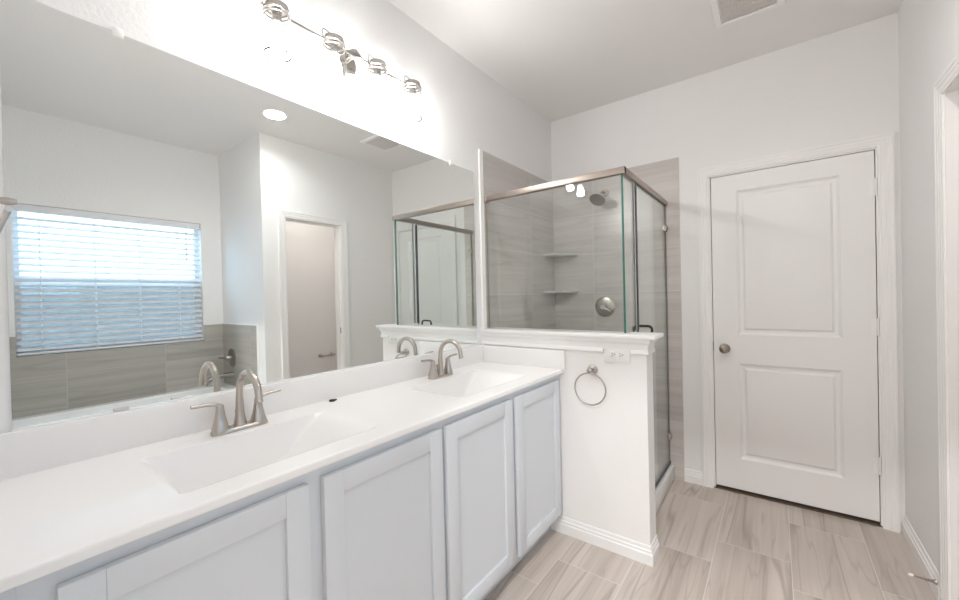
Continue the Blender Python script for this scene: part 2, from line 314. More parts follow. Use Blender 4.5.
# ------------------------------------------------------------------ far door
def panel_face(bm, x0, z0, x1, z1, y):
    """moulded recessed panel: rings stepping in, y grows away from the viewer"""
    prof = [(0.0, 0.0), (0.014, 0.012), (0.020, 0.014), (0.030, 0.014), (0.042, 0.004), (0.046, 0.003)]
    rings = [[bm.verts.new((x, y + d, z)) for x, z in ((x0 + i, z0 + i), (x1 - i, z0 + i), (x1 - i, z1 - i), (x0 + i, z1 - i))] for i, d in prof]
    for a, b in zip(rings, rings[1:]):
        for k in range(4): bm.faces.new((a[k], a[(k + 1) % 4], b[(k + 1) % 4], b[k]))
    bm.faces.new(rings[-1]); return rings[0]
bm = bmesh.new(); yf = D + 0.003; z0, z1 = 0.026, DT
px0, px1 = 1.282, 1.774
xs = [DL, px0, px1, DR]; zs = [z0, 0.225, 0.840, 1.024, 1.945, z1]
grid = {}
def gv(i, j):
    if (i, j) not in grid: grid[(i, j)] = bm.verts.new((xs[i], yf, zs[j]))
    return grid[(i, j)]
for i in range(3):
    for j in range(5):
        if i == 1 and j in (1, 3): panel_face(bm, xs[1], zs[j], xs[2], zs[j + 1], yf)
        else: bm.faces.new((gv(i, j), gv(i + 1, j), gv(i + 1, j + 1), gv(i, j + 1)))
bx(bm, DL, yf + 0.0175, z0, DR, yf + 0.037, z1)
for (a, b) in (((DL, z0), (DR, z0)), ((DR, z0), (DR, z1)), ((DR, z1), (DL, z1)), ((DL, z1), (DL, z0))):
    q = [bm.verts.new(p) for p in ((a[0], yf, a[1]), (b[0], yf, b[1]), (b[0], yf + 0.0175, b[1]), (a[0], yf + 0.0175, a[1]))]; bm.faces.new(q)
bmesh.ops.remove_doubles(bm, verts=bm.verts[:], dist=0.0002)
door = obj('door_1', bm, door_m, smooth=20); door['kind'] = 'structure'; door['label'] = 'closed white two-panel door in the far wall'; door['category'] = 'door'
bm = bmesh.new(); lathe(bm, [(0.0, 0.0), (0.031, 0.0), (0.031, 0.004), (0.027, 0.007), (0.012, 0.010), (0.011, 0.028), (0.018, 0.036), (0.026, 0.046), (0.0275, 0.056), (0.024, 0.066), (0.012, 0.072), (0.0, 0.073)], (1.207, yf, 0.932), (0, -1, 0), cap=False)
k = obj('door_knob', bm, mat('door_knob_nickel', (0.34, 0.29, 0.24), 0.28, 1.0), door); k['label'] = 'round brushed nickel knob'
for zc in (0.333, 1.09, 1.848):
    bm = bmesh.new(); lathe(bm, [(0.0065, -0.045), (0.0065, 0.045)], (DR + 0.003, D - 0.004, zc), (0, 0, 1), seg=12); lathe(bm, [(0.0045, 0.045), (0.0045, 0.049)], (DR + 0.003, D - 0.004, zc), seg=12)
    bx(bm, DR - 0.024, D + 0.0005, zc - 0.044, DR + 0.003, D + 0.0032, zc + 0.044)
    obj('hinge', bm, trim_m, door)
obj('latch', B((DL - 0.0035, D + 0.004, 0.91, DL + 0.002, D + 0.028, 0.975), bev=0.001), rubber_m, door)
o = obj('door_threshold', B((OL, D + 0.0, 0.0, OR_, D + 0.118, 0.008)), carpet_m); tag(o, 'strip of brown carpet showing under the closed far door', 'carpet strip')

# ------------------------------------------------------------------ shower
struct('trim_8', B((0.0, P + 0.001, PZ + 0.021, 0.011, P + 0.033, 2.2322), (0.0, P + 0.0312, 0.11, 0.0112, P + 0.034, 2.2322)), plastic_m, 'white edge strip down the start of the shower tile', 'trim')
struct('wall_shower_tile_left', B((0.0, P + 0.0335, 0.0, 0.010, D, 2.231)), shw_m, 'greige veined tile on the left wall of the shower', 'wall tile')
struct('wall_shower_tile_far', B((0.010, D - 0.010, 0.0, 0.957, D, 2.231)), shf_m, 'greige veined tile on the far wall of the shower', 'wall tile')
struct('wall_shower_tile_pony', B((0.010, PB, 0.0, 0.89, PB + 0.010, PZ)), shf_m, 'greige tile on the shower side of the half wall', 'wall tile')
# pan with curb
bm = B((0.010, PB + 0.010, 0.0, 0.85, D - 0.010, 0.035), bev=0.0)
bx(bm, 0.790, PB + 0.010, 0.0, 0.897, D - 0.010, 0.104, bev=0.008)
bx(bm, 0.010, PB + 0.010, 0.03, 0.05, D - 0.010, 0.075, bev=0.006); bx(bm, 0.04, D - 0.05, 0.03, 0.82, D - 0.010, 0.075, bev=0.006); bx(bm, 0.04, PB + 0.010, 0.03, 0.82, PB + 0.05, 0.075, bev=0.006)
t = thing('shower_pan', 'white shower base with raised curb below the glass door', 'shower pan', (0.45, 2.55, 0)); obj('pan', local(bm, t.location), acryl_m, t)
bm = bmesh.new(); lathe(bm, [(0.0, 0.035), (0.05, 0.035), (0.05, 0.039), (0.0, 0.040)], (0.42, 2.55, 0), cap=False); obj('drain', local(bm, t.location), chrome_m, t)

GX = 0.866                                     # plane of the glass front
rail_m = mat('rail_nickel', (0.42, 0.36, 0.32), 0.36, 1.0)
gt = thing('shower_enclosure', 'frameless glass shower enclosure with brushed nickel header rail above half wall', 'shower enclosure', (GX, 2.03, 0.1))
def pane(name, x0, y0, z0, x1, y1, z1, parent, thin, edges, m=None):
    bm = B((x0, y0, z0, x1, y1, z1)); bm.normal_update()
    for f in bm.faces:
        if abs(f.normal['xyz'.index(thin)]) < 0.5: f.material_index = 1
    return obj(name, local(bm, parent.location), [pane_m, edge_m], parent, smooth=None)
pane('glass_panel', 0.012, 2.026, PZ + 0.021, GX - 0.006, 2.035, 1.912, gt, 'y', 0)
pane('glass_panel', GX - 0.0045, 2.026, PZ + 0.021, GX + 0.0045, 2.212, 1.912, gt, 'x', 0)
dz0 = 0.112
dr_ = pane('glass_door', GX - 0.0045, 2.255, dz0 + 0.008, GX + 0.0045, 2.972, 1.905, gt, 'x', 0)
bm = B((GX - 0.0155, 2.0145, 1.9105, GX + 0.016, D - 0.010, 1.944), (0.011, 2.014, 1.910, GX + 0.016, 2.046, 1.944), bev=0.002)
obj('header_rail', local(bm, gt.location), rail_m, gt)
obj('rail_bracket', local(B((0.0105, 2.010, 1.900, 0.024, 2.050, 1.948), bev=0.003), gt.location), rail_m, gt)
obj('wall_channel', local(B((0.0105, 2.022, PZ + 0.0202, 0.018, 2.039, 1.91)), gt.location), chrome_m, gt)
seal_m = mat('door_seal', (0.05, 0.052, 0.06), 0.35); clear_seal = mat('clear_seal', (0.55, 0.57, 0.58), 0.2)
obj('door_seal', local(B((GX - 0.007, 2.243, PZ + 0.0202, GX + 0.007, 2.257, 1.905)), gt.location), seal_m, gt)
obj('door_seal', local(B((GX - 0.006, 2.212, PZ + 0.021, GX + 0.006, 2.220, 1.910)), gt.location), clear_seal, gt)
obj('door_seal', local(B((GX - 0.004, 2.972, dz0, GX + 0.004, 2.984, 1.905)), gt.location), mat('wall_seal', (0.30, 0.28, 0.265), 0.4), gt)
obj('door_sweep', local(B((GX - 0.008, 2.115, 0.1052, GX + 0.008, 2.985, 0.122)), gt.location), seal_m, gt)
for zc in (1.752, 0.302):
    bm = B((GX - 0.012, 2.952, zc - 0.022, GX + 0.012, D - 0.0105, zc + 0.022), bev=0.003); lathe(bm, [(0.016, 0), (0.016, 0.006), (0.012, 0.009)], (GX + 0.012, 2.962, zc), (1, 0, 0), seg=20)
    obj('hinge', local(bm, gt.location), nickel_m, gt)
bm = bmesh.new(); hy = 2.345
for s_ in (1, -1):
    pts = [(GX, hy, 1.118), (GX + s_ * 0.03, hy, 1.118)] + [(GX + s_ * (0.03 + 0.022 * math.sin(a)), hy, 1.118 - 0.022 * (1 - math.cos(a))) for a in (0.4, 0.8, 1.2, 1.57)]
    lo = [(p[0], p[1], 2 * 1.042 - p[2]) for p in pts][::-1]
    tube(bm, pts + lo, 0.0075, seg=12)
obj('handle', local(bm, gt.location), mat('dark_nickel', (0.10, 0.09, 0.08), 0.3, 1.0), gt)

def corner_shelf(z, label):
    bm = bmesh.new(); x0, y1 = 0.010, D - 0.010; R = 0.205; poly = [(x0, y1), (x0, y1 - R)]
    for i in range(1, 12):
        a = math.pi / 2 * i / 12; f = 0.80 + 0.20 * abs(math.cos(2 * a))
        poly.append((x0 + R * math.sin(a) * f, y1 - R * math.cos(a) * f))
    poly.append((x0 + R, y1)); prism(bm, poly, 'z', z - 0.016, z)
    o = obj('corner_shelf', bm, shelf_m, smooth=None); tag(o, label, 'shelf', 'corner shelves in the shower')
corner_shelf(1.634, 'upper grey stone corner shelf in the glass shower')
corner_shelf(1.340, 'lower grey stone corner shelf in the shower, level with the valve top')
t = thing('shower_valve', 'round brushed nickel shower valve plate on the far tile wall', 'shower valve', (0.428, D - 0.010, 1.207))
bm = bmesh.new(); lathe(bm, [(0.0, 0.0), (0.078, 0.0), (0.076, 0.006), (0.060, 0.012), (0.030, 0.014), (0.0, 0.014)], (0, 0, 0), (0, -1, 0), seg=40, cap=False); obj('escutcheon', bm, nickel_m, t)
bm = bmesh.new(); lathe(bm, [(0.026, 0.012), (0.028, 0.03), (0.024, 0.05), (0.018, 0.058)], (0, 0, 0), (0, -1, 0)); tube(bm, [(0, -0.045, 0), (0.02, -0.05, -0.012), (0.055, -0.052, -0.03)], [0.010, 0.008, 0.0065], seg=12); obj('lever', bm, chrome_m, t)
t = thing('showerhead', 'round nickel shower head tilted down from its wall arm', 'shower head', (0.446, D - 0.010, 2.075))
bm = bmesh.new(); lathe(bm, [(0.030, 0), (0.028, 0.006), (0.012, 0.012)], (0, 0, 0), (0, -1, 0)); obj('flange', bm, nickel_m, t)
bm = bmesh.new(); tube(bm, [(0, 0, 0), (0, -0.04, 0.004), (0, -0.08, -0.004), (0, -0.11, -0.025), (0, -0.13, -0.045)], 0.0095); obj('arm', bm, nickel_m, t)
bm = bmesh.new(); lathe(bm, [(0.012, 0), (0.016, 0.014), (0.030, 0.026), (0.056, 0.038), (0.060, 0.046), (0.057, 0.052), (0.0, 0.052)], (0, -0.125, -0.038), (-0.10, -0.62, -0.78), cap=False, seg=36); obj('spray_head', bm, nickel_m, t)

# ------------------------------------------------------------------ vanity cabinet
v = thing('vanity_cabinet', 'long pale blue-grey vanity cabinet with four shaker doors', 'cabinet', (0.26, 0.98, 0))
def vp(name, bm, m=cab_m, parent=v, smooth=30): return obj(name, local(bm, v.location) if parent is v else bm, m, parent, smooth=smooth)
vp('body', B((0.004, NW + 0.002, 0.105, 0.50, P - 0.002, 0.125), (0.004, NW + 0.002, 0.105, 0.02, P - 0.002, 0.70), (0.004, P - 0.018, 0.105, 0.50, P - 0.002, 0.88), (0.004, NW + 0.002, 0.105, 0.50, NW + 0.018, 0.88)))
vp('toe_kick', B((0.438, NW + 0.002, 0.001, 0.454, P - 0.016, 0.112)))
zc0, zc1 = 0.105, 0.883
ff = B((0.50, NW + 0.002, zc1 - 0.055, 0.52, P - 0.001, zc1), (0.50, NW + 0.002, zc0, 0.52, P - 0.001, zc0 + 0.04))
for a, b in ((NW + 0.002, 0.10), (0.505, 0.57), (0.99, 1.045), (1.45, 1.52), (1.92, P - 0.001)): bx(ff, 0.50, a, zc0 + 0.04, 0.52, b, zc1 - 0.055)
vp('face_frame', ff)
vp('filler_strip', B((0.515, NW + 0.002, zc0, 0.523, 0.043, zc1), bev=0.001))
for a, b in ((0.086, 0.516), (0.556, 1.004), (1.029, 1.461), (1.500, 1.933)):
    bm = bmesh.new(); x0, x1 = 0.5205, 0.5395; lo, hi, fwid = 0.125, 0.848, 0.058
    bx(bm, x0, a, lo, x1, a + fwid, hi, bev=0.0015); bx(bm, x0, b - fwid, lo, x1, b, hi, bev=0.0015)
    bx(bm, x0, a + fwid, lo, x1, b - fwid, lo + fwid, bev=0.001); bx(bm, x0, a + fwid, hi - fwid, x1, b - fwid, hi, bev=0.001)
    bx(bm, x0, a + fwid - 0.004, lo + fwid - 0.004, x1 - 0.0095, b - fwid + 0.004, hi - fwid + 0.004)
    vp('door', bm)

# countertop with integral basins
CT, CX = 0.901, 0.545
def sstep(t): t = max(0.0, min(1.0, t)); return t * t * (3 - 2 * t)
BAS = [(0.275, 0.800), (1.215, 1.740)]
def top_z(x, y):
    z = 0.0
    for a, b in BAS:
        q_r = max(0.0, min(1.0, (b + 0.02 - y) / 0.26)); d_ = [(x - 0.148) / 0.026, (0.460 - x) / 0.060, (y - a) / 0.08, q_r * q_r * (3 - 2 * q_r) * 1.05 if q_r > 0 else -1, 1.0]
        if min(d_) > 0:
            k_ = 0.06; e = -k_ * math.log(sum(math.exp(-q_ / k_) for q_ in d_)); e0 = 0.0
            e = max(0.0, e); e = e * e / (e + 0.07) * 1.07                  # eased lip
            z = min(z, -0.125 * e)
    if x > CX - 0.006: z -= 0.006 * (1 - math.sqrt(max(0, 1 - ((x - CX + 0.006) / 0.006) ** 2)))
    return CT + z
bm = bmesh.new(); NX, NY = 92, 330
xs = [0.002 + (CX - 0.008) * i / (NX - 4) for i in range(NX - 3)] + [CX - 0.004, CX - 0.0015, CX]
ys = [NW + 0.001 + (P - 0.002 - NW) * j / NY for j in range(NY + 1)]
tv = [[bm.verts.new((x, y, top_z(x, y))) for y in ys] for x in xs]
bv = [[bm.verts.new((x, y, min(CT - 0.018, top_z(x, y) - 0.014))) for y in ys] for x in xs]
n = len(xs)
for i in range(n - 1):
    for j in range(NY):
        bm.faces.new((tv[i][j], tv[i + 1][j], tv[i + 1][j + 1], tv[i][j + 1])); bm.faces.new((bv[i][j], bv[i][j + 1], bv[i + 1][j + 1], bv[i + 1][j]))
for j in range(NY):
    for i in (0, n - 1): bm.faces.new((tv[i][j], tv[i][j + 1], bv[i][j + 1], bv[i][j]))
for i in range(n - 1):
    for j in (0, NY): bm.faces.new((tv[i][j], tv[i + 1][j], bv[i + 1][j], bv[i][j]))
ct = thing('stone_countertop', 'glossy white cultured marble vanity top with two integral rectangular basins', 'countertop', (0.27, 0.98, CT))
obj('countertop', local(bm, ct.location), marble_m, ct, smooth=60)
bm = B((0.0012, NW + 0.002, CT - 0.002, 0.020, P - 0.001, 1.009), bev=0.002); obj('backsplash', local(bm, ct.location), marble_m, ct)
bm = B((0.020, P - 0.020, CT - 0.001, 0.560, P - 0.001, 1.004), bev=0.002); obj('side_splash', local(bm, ct.location), marble_m, ct)
for a, b in BAS:
    yc = (a + b) / 2; bm = bmesh.new(); lathe(bm, [(0.0, 0.004), (0.014, 0.004), (0.022, 0.002), (0.024, 0.0), (0.024, -0.004)], (0.30, yc, top_z(0.30, yc)), cap=False); obj('drain', local(bm, ct.location), chrome_m, ct)
bm = bmesh.new(); lathe(bm, [(0.0, 0.0), (0.012, 0.0), (0.013, 0.003), (0.010, 0.006), (0.0, 0.007)], (0.047, 0.894, CT), cap=False, seg=16); bx(bm, 0.036, 0.898, CT, 0.050, 0.914, CT + 0.004, bev=0.001)
tag(obj('faucet_hole_plug', bm, rubber_m), 'tiny black plug lying on the white counter between the basins', 'plug')

# ------------------------------------------------------------------ faucets
def faucet(yc, label):
    t = thing('faucet', label, 'faucet', (0.096, yc, CT + 0.0003), 'vanity faucets')
    bm = bmesh.new()
    pts = []
    for i in range(40):
        a = 2 * math.pi * i / 40; c, s_ = math.cos(a), math.sin(a); f = (abs(c) ** 4 + abs(s_) ** 4) ** -0.25
        pts.append((c * f, s_ * f))
    rings = [[bm.verts.new((px * (0.0245 - ins), py * (0.0815 - ins), z)) for px, py in pts] for ins, z in ((0, 0), (0, 0.008), (0.002, 0.011), (0.006, 0.013))]
    for r0, r1 in zip(rings, rings[1:]):
        for k in range(40): bm.faces.new((r0[k], r0[(k + 1) % 40], r1[(k + 1) % 40], r1[k]))
    bm.faces.new(rings[0][::-1]); bm.faces.new(rings[-1]); obj('base_plate', bm, nickel_m, t)
    # body and spout: square-ish flare into a gooseneck
    bm = bmesh.new(); path = [(0, 0, 0.008), (0, 0, 0.022), (0, 0, 0.045), (0, 0, 0.075), (0, 0, 0.098), (0.001, 0, 0.112)]; rs = [0.021, 0.0178, 0.0138, 0.0118, 0.0108, 0.0104]
    Rr = 0.068
    for i in range(1, 15):
        a = math.pi * 1.0 * i / 14; path.append((0.001 + Rr - Rr * math.cos(a), 0, 0.117 + Rr * math.sin(a))); rs.append(0.0104)
    ex = path[-1]; path.append((ex[0] + 0.001, 0, ex[2] - 0.007)); rs.append(0.0110); path.append((ex[0] + 0.003, 0, ex[2] - 0.014)); rs.append(0.0112)
    tube(bm, path, rs, seg=20, up_=(0, 1, 0)); obj('spout', bm, nickel_m, t)
    for s_ in (-1, 1):
        bm = bmesh.new(); lathe(bm, [(0.0235, 0.004), (0.0225, 0.014), (0.0178, 0.032), (0.0132, 0.055), (0.0108, 0.074), (0.0100, 0.084), (0.0085, 0.089)], (0, s_ * 0.056, 0), sq=3.0, seg=32)
        hb = obj('handle_body', bm, nickel_m, t)
        bm = bmesh.new(); tube(bm, [(0.0, s_ * 0.054, 0.076), (0, s_ * 0.060, 0.088), (0.0, s_ * 0.073, 0.093), (-0.001, s_ * 0.095, 0.096), (-0.002, s_ * 0.122, 0.097), (-0.002, s_ * 0.131, 0.0975)], [0.0088, 0.0088, 0.0072, 0.0064, 0.0070, 0.0066], seg=14, sx=0.8); obj('lever', bm, nickel_m, hb)
    bm = bmesh.new(); tube(bm, [(-0.024, 0, 0.005), (-0.024, 0, 0.045)], 0.0028, seg=8); lathe(bm, [(0.004, 0.045), (0.006, 0.05), (0.005, 0.058), (0.002, 0.06)], (-0.024, 0, 0), seg=12); obj('lift_rod', bm, nickel_m, t)
faucet(0.535, 'brushed nickel two-handle faucet at the near basin, before the blinds reflection')
faucet(1.482, 'brushed nickel two-handle faucet at the far basin, nearest the half wall')

# ------------------------------------------------------------------ mirror
mt = thing('wall_mirror', 'large frameless wall mirror standing on the vanity backsplash', 'mirror', (0, 0.99, 1.01))
obj('mirror_glass', local(B((0.001, 0.070, 1.0125, 0.006, 1.915, 2.073)), mt.location), mirror_m, mt, smooth=None)
obj('bottom_channel', local(B((0.0008, 0.068, 1.0092, 0.0085, 1.917, 1.0145)), mt.location), mat('channel_white', (0.86, 0.87, 0.87), 0.25), mt)
for y, z, m in ((0.284, 2.075, plastic_m), (1.705, 2.075, plastic_m)):
    obj('mirror_clip', local(B((0.001, y - 0.012, z - 0.014, 0.011, y + 0.012, z + 0.012), bev=0.003), mt.location), m, mt)
obj('mirror_clip', local(B((0.001, 0.250, 1.010, 0.0105, 0.283, 1.0205), bev=0.001), mt.location), mat('dull_clip', (0.62, 0.60, 0.58), 0.4), mt)

# ------------------------------------------------------------------ vanity light
LX, LZ = 0.095, 2.318
vl = thing('vanity_light', 'four-jar brushed nickel vanity light bar above the mirror', 'light fixture', (0, 1.01, LZ))
O = vl.location
bm = bmesh.new(); lathe(bm, [(0.0, 0.0), (0.060, 0.0), (0.060, 0.008), (0.054, 0.018), (0.046, 0.021), (0.0, 0.021)], (0.0005, 1.018, 2.325), (1, 0, 0), seg=36, cap=False); obj('backplate', local(bm, O), lamp_metal, vl)
bm = bmesh.new(); tube(bm, [(0.018, 1.016, 2.325), (0.05, 1.013, 2.328), (LX, 1.008, 2.330)], [0.010, 0.013, 0.018]); tube(bm, [(LX, 0.975, LZ + 0.004), (LX, 1.008, LZ + 0.008), (LX, 1.05, LZ + 0.002)], [0.005, 0.020, 0.004]); obj('arm', local(bm, O), lamp_metal, vl)
JY = (0.690, 0.912, 1.124, 1.331)
segs = [(JY[0] - 0.055, JY[0] - 0.048)] + [(JY[i] + 0.047, JY[i + 1] - 0.047) for i in range(3)]
for a, b in segs:
    bm = bmesh.new(); tube(bm, [(LX, a, LZ), (LX, b, LZ)], 0.0058, seg=10); obj('bar', local(bm, O), lamp_metal, vl)
rim_m = glass('jar_rim_glass', (0.12, 0.12, 0.12), 0.5)  # dark tint painted in for the refracted line of the thick base
bulb_m = emis('bulb_glow', (1.0, 0.985, 0.97), BULB * 9)
for y in JY:
    bm = bmesh.new(); z0 = 2.168; R = 0.0455
    prof_o = [(0.038, 2.325), (0.038, 2.302), (0.041, 2.296), (R, 2.286), (R, z0 + 0.012), (R - 0.004, z0 + 0.003), (R - 0.012, z0)]
    prof_i = [(0.032 - 0.014, z0 + 0.005), (R - 0.012, z0 + 0.005), (R - 0.005, z0 + 0.012), (R - 0.0035, 2.278), (0.037, 2.288), (0.030, 2.298), (0.029, 2.312)]
    lathe(bm, prof_o + [(0.0, z0)], (LX, y, 0), cap=False, seg=36); jar = obj('glass_jar', local(bm, O), jar_m, vl)
    bm = bmesh.new(); tube(bm, [(LX + (R - 0.003) * math.cos(a), y + (R - 0.003) * math.sin(a), z0 + 0.003) for a in [2 * math.pi * k / 40 for k in range(40)]], 0.0026, seg=8, closed=True); obj('jar_rim', local(bm, O), rim_m, jar)
    bm = bmesh.new(); lathe(bm, [(0.0, 2.3415), (0.036, 2.341), (0.0385, 2.339), (0.0385, 2.333), (0.040, 2.331), (0.040, 2.3255), (0.0, 2.3255)], (LX, y, 0), cap=False, seg=36); obj('jar_lid', local(bm, O), lamp_metal, jar)
    bm = bmesh.new()
    tube(bm, [(LX + 0.0425 * math.cos(a), y + 0.0425 * math.sin(a), LZ) for a in [2 * math.pi * k / 32 for k in range(32)]], 0.0036, seg=8, closed=True)
    tube(bm, [(LX + 0.0425 * math.cos(a), y + 0.0425 * math.sin(a), LZ - 0.016) for a in [2 * math.pi * k / 32 for k in range(32)]], 0.0022, seg=8, closed=True)
    # wire bail rising from the bar end and crossing the lid
    tube(bm, [(LX, y - 0.047, LZ), (LX, y - 0.046, LZ + 0.038), (LX, y - 0.040, LZ + 0.041), (LX, y - 0.015, LZ + 0.036), (LX, y + 0.012, LZ + 0.038), (LX, y + 0.036, LZ + 0.034), (LX, y + 0.044, LZ + 0.018), (LX, y + 0.041, LZ)], 0.0022, seg=8)
    lathe(bm, [(0.005, 0), (0.005, 0.008)], (LX, y + 0.018, LZ + 0.038), seg=10)
    obj('wire_bail', local(bm, O), lamp_metal, jar)
    bm = bmesh.new(); lathe(bm, [(0.016, 2.331), (0.016, 2.285), (0.0145, 2.280)], (LX, y, 0), seg=24); obj('socket', local(bm, O), lamp_metal, jar)
    bm = bmesh.new(); lathe(bm, [(0.0135, 2.280), (0.014, 2.268), (0.020, 2.252), (0.027, 2.232), (0.0285, 2.215), (0.025, 2.199), (0.015, 2.189), (0.0, 2.186)], (LX, y, 0), cap=False, seg=24); obj('bulb', local(bm, O), bulb_m, jar)

# ------------------------------------------------------------------ pony wall fittings
t = thing('outlet', 'white horizontal duplex outlet plate under the half wall moulding', 'outlet', ((PLX0 + PLX1) / 2, P, 1.003))
bm = B((PLX0, P - 0.007, 0.962, PLX1, P - 0.0, 1.041), bev=0.002); obj('cover_plate', local(bm, t.location), plastic_m, t)
for s_ in (-1, 1):
    xc = (PLX0 + PLX1) / 2 + s_ * 0.020
    bm = B((xc - 0.0145, P - 0.0095, 0.987, xc + 0.0145, P - 0.006, 1.017), bev=0.0015); r = obj('receptacle', local(bm, t.location), plastic_m, t)
    bm = B((xc - 0.006, P - 0.0100, 1.006, xc + 0.003, P - 0.0094, 1.0085), (xc - 0.006, P - 0.0100, 0.9955, xc + 0.003, P - 0.0094, 0.998)); lathe(bm, [(0.0028, 0), (0.0028, 0.0006)], (xc + 0.009, P - 0.0094, 1.002), (0, -1, 0), seg=12)
    obj('slots', local(bm, t.location), dark_m, r)
t = thing('towel_ring', 'brushed nickel towel ring hanging on the half wall below the outlet', 'towel ring', (0.712, P, 0.914))
bm = bmesh.new(); lathe(bm, [(0.0, 0.0), (0.026, 0.0), (0.026, 0.005), (0.020, 0.011), (0.012, 0.016), (0.0105, 0.034), (0.013, 0.042), (0.013, 0.052), (0.009, 0.056), (0.0, 0.056)], (0, 0, 0), (0, -1, 0), cap=False); obj('post', bm, nickel_m, t)
bm = bmesh.new(); R = 0.081; tube(bm, [(R * math.sin(a), -0.046, -0.013 - R + R * math.cos(a) + 0.002) for a in [2 * math.pi * k / 56 for k in range(56)]], 0.0042, seg=10, closed=True); obj('ring', bm, nickel_m, t)
# towel bar on the near wall
t = thing('towel_bar', 'brushed nickel towel bar at the left edge on the near wall', 'towel bar', (0.5, NW, 1.415))
bar_y = 0.035
for xe in (0.80, 0.22):
    pz = 1.424
    bm = bmesh.new(); tube(bm, [(xe, NW, pz), (xe, NW + 0.006, pz), (xe, NW + 0.012, pz), (xe, bar_y - 0.012, pz), (xe, bar_y, pz), (xe, bar_y + 0.006, pz)], [0.022, 0.020, 0.006, 0.0034, 0.0045, 0.003], seg=20); obj('post', local(bm, t.location), nickel_m, t)
bm = bmesh.new(); tube(bm, [(0.22, bar_y, 1.416), (0.80, bar_y, 1.416)], 0.0034, seg=16); obj('bar', local(bm, t.location), nickel_m, t)
# door stop
t = thing('door_stop', 'spring door stop with white tip on the right baseboard', 'door stop', (W - 0.014, 2.432, 0.070))
bm = bmesh.new(); lathe(bm, [(0.011, 0.0), (0.010, 0.006), (0.007, 0.010)], (0, 0, 0), (-1, 0, 0), seg=16)
tube(bm, [(-0.008 - 0.062 * i / 160, 0.0055 * math.cos(i * 0.55) * (1 - i / 400), 0.0055 * math.sin(i * 0.55) * (1 - i / 400)) for i in range(161)], 0.0014, seg=5); obj('spring', bm, nickel_m, t)
bm = bmesh.new(); lathe(bm, [(0.006, 0.066), (0.0065, 0.076), (0.0045, 0.080)], (0, 0, 0), (-1, 0, 0), seg=14); obj('tip', bm, plastic_m, t)['label'] = 'white rubber tip'

# ------------------------------------------------------------------ ceiling fittings
t = thing('ceiling_vent', 'square white exhaust grille in the ceiling', 'vent', (1.385, 2.37, H))
bm = bmesh.new(); h = 0.150
rings = [[bm.verts.new((sx * (h - i), sy * (h - i), z)) for sx, sy in ((-1, -1), (1, -1), (1, 1), (-1, 1))] for i, z in ((0.0, 0.0), (0.004, -0.012), (0.030, -0.016), (0.034, -0.010))]
for a, b in zip(rings, rings[1:]):
    for k in range(4): bm.faces.new((a[k], a[(k + 1) % 4], b[(k + 1) % 4], b[k]))
obj('frame', bm, trim_m, t)
obj('duct_opening', B((-0.117, -0.117, -0.004, 0.117, 0.117, -0.0005)), mat('vent_shadow', (0.80, 0.74, 0.70), 0.8), t)
bm = bmesh.new()
for i in range(19):
    x = -0.112 + i * 0.0124; bx(bm, x - 0.003, -0.117, -0.0125, x + 0.003, 0.117, -0.008)
for i in range(5):
    y = -0.09 + i * 0.045; bx(bm, -0.117, y - 0.002, -0.0115, 0.117, y + 0.002, -0.0075)
obj('grille', bm, mat('grille_white', (0.78, 0.75, 0.73), 0.5), t)
def can(x, y, label, power, rx=0.078, strength=25, col=(1.0, 0.99, 0.98)):
    t = thing('recessed_light', label, 'ceiling light', (x, y, H), None)
    bm = bmesh.new(); lathe(bm, [(rx + 0.014, 0.0), (rx + 0.014, -0.003), (rx, -0.005), (rx - 0.004, -0.003)], (0, 0, 0), cap=False, seg=40); obj('trim_ring', bm, trim_m, t)
    bm = bmesh.new(); lathe(bm, [(0.0, -0.0035), (rx - 0.003, -0.0035), (rx - 0.003, -0.001), (0, -0.001)], (0, 0, 0), cap=False, seg=40); obj('lens', bm, emis('can_glow', (1.0, 0.95, 0.90), strength), t)
    l = bpy.data.lights.new('recessed_lamp', 'AREA'); l.shape = 'DISK'; l.size = rx * 1.9; l.energy = power; l.color = col; l.spread = math.radians(150)
    o = bpy.data.objects.new('recessed_lamp', l); C.collection.objects.link(o); o.parent = t; o.location = (0, 0, -0.008)
can(1.591, 1.489, 'round lit recessed ceiling light between tub and vanity', CAN)
can(2.55, 2.35, 'round recessed ceiling light inside the toilet room', 3.0, col=(1.0, 0.88, 0.81))
can(1.45, -1.3, 'added unseen ceiling light in the bedroom, fill through the entrance doorway', HALL_FILL, rx=0.10)  # unseen lamp added behind the camera to fill the bathroom

# ------------------------------------------------------------------ toilet room
t = thing('paper_holder', 'nickel toilet paper holder bar on the toilet room wall', 'paper holder', (XR, 2.72, 0.63))
for s_ in (-1, 1):
    bm = bmesh.new(); lathe(bm, [(0.022, 0), (0.021, 0.005), (0.010, 0.010), (0.009, 0.05), (0.013, 0.058), (0.012, 0.07)], (0, s_ * 0.078, 0), (-1, 0, 0), seg=18)
    obj('post', bm, nickel_m, t)
bm = bmesh.new(); tube(bm, [(-0.062, -0.078, 0), (-0.062, 0.078, 0)], 0.008, seg=12); obj('roller', bm, nickel_m, t)

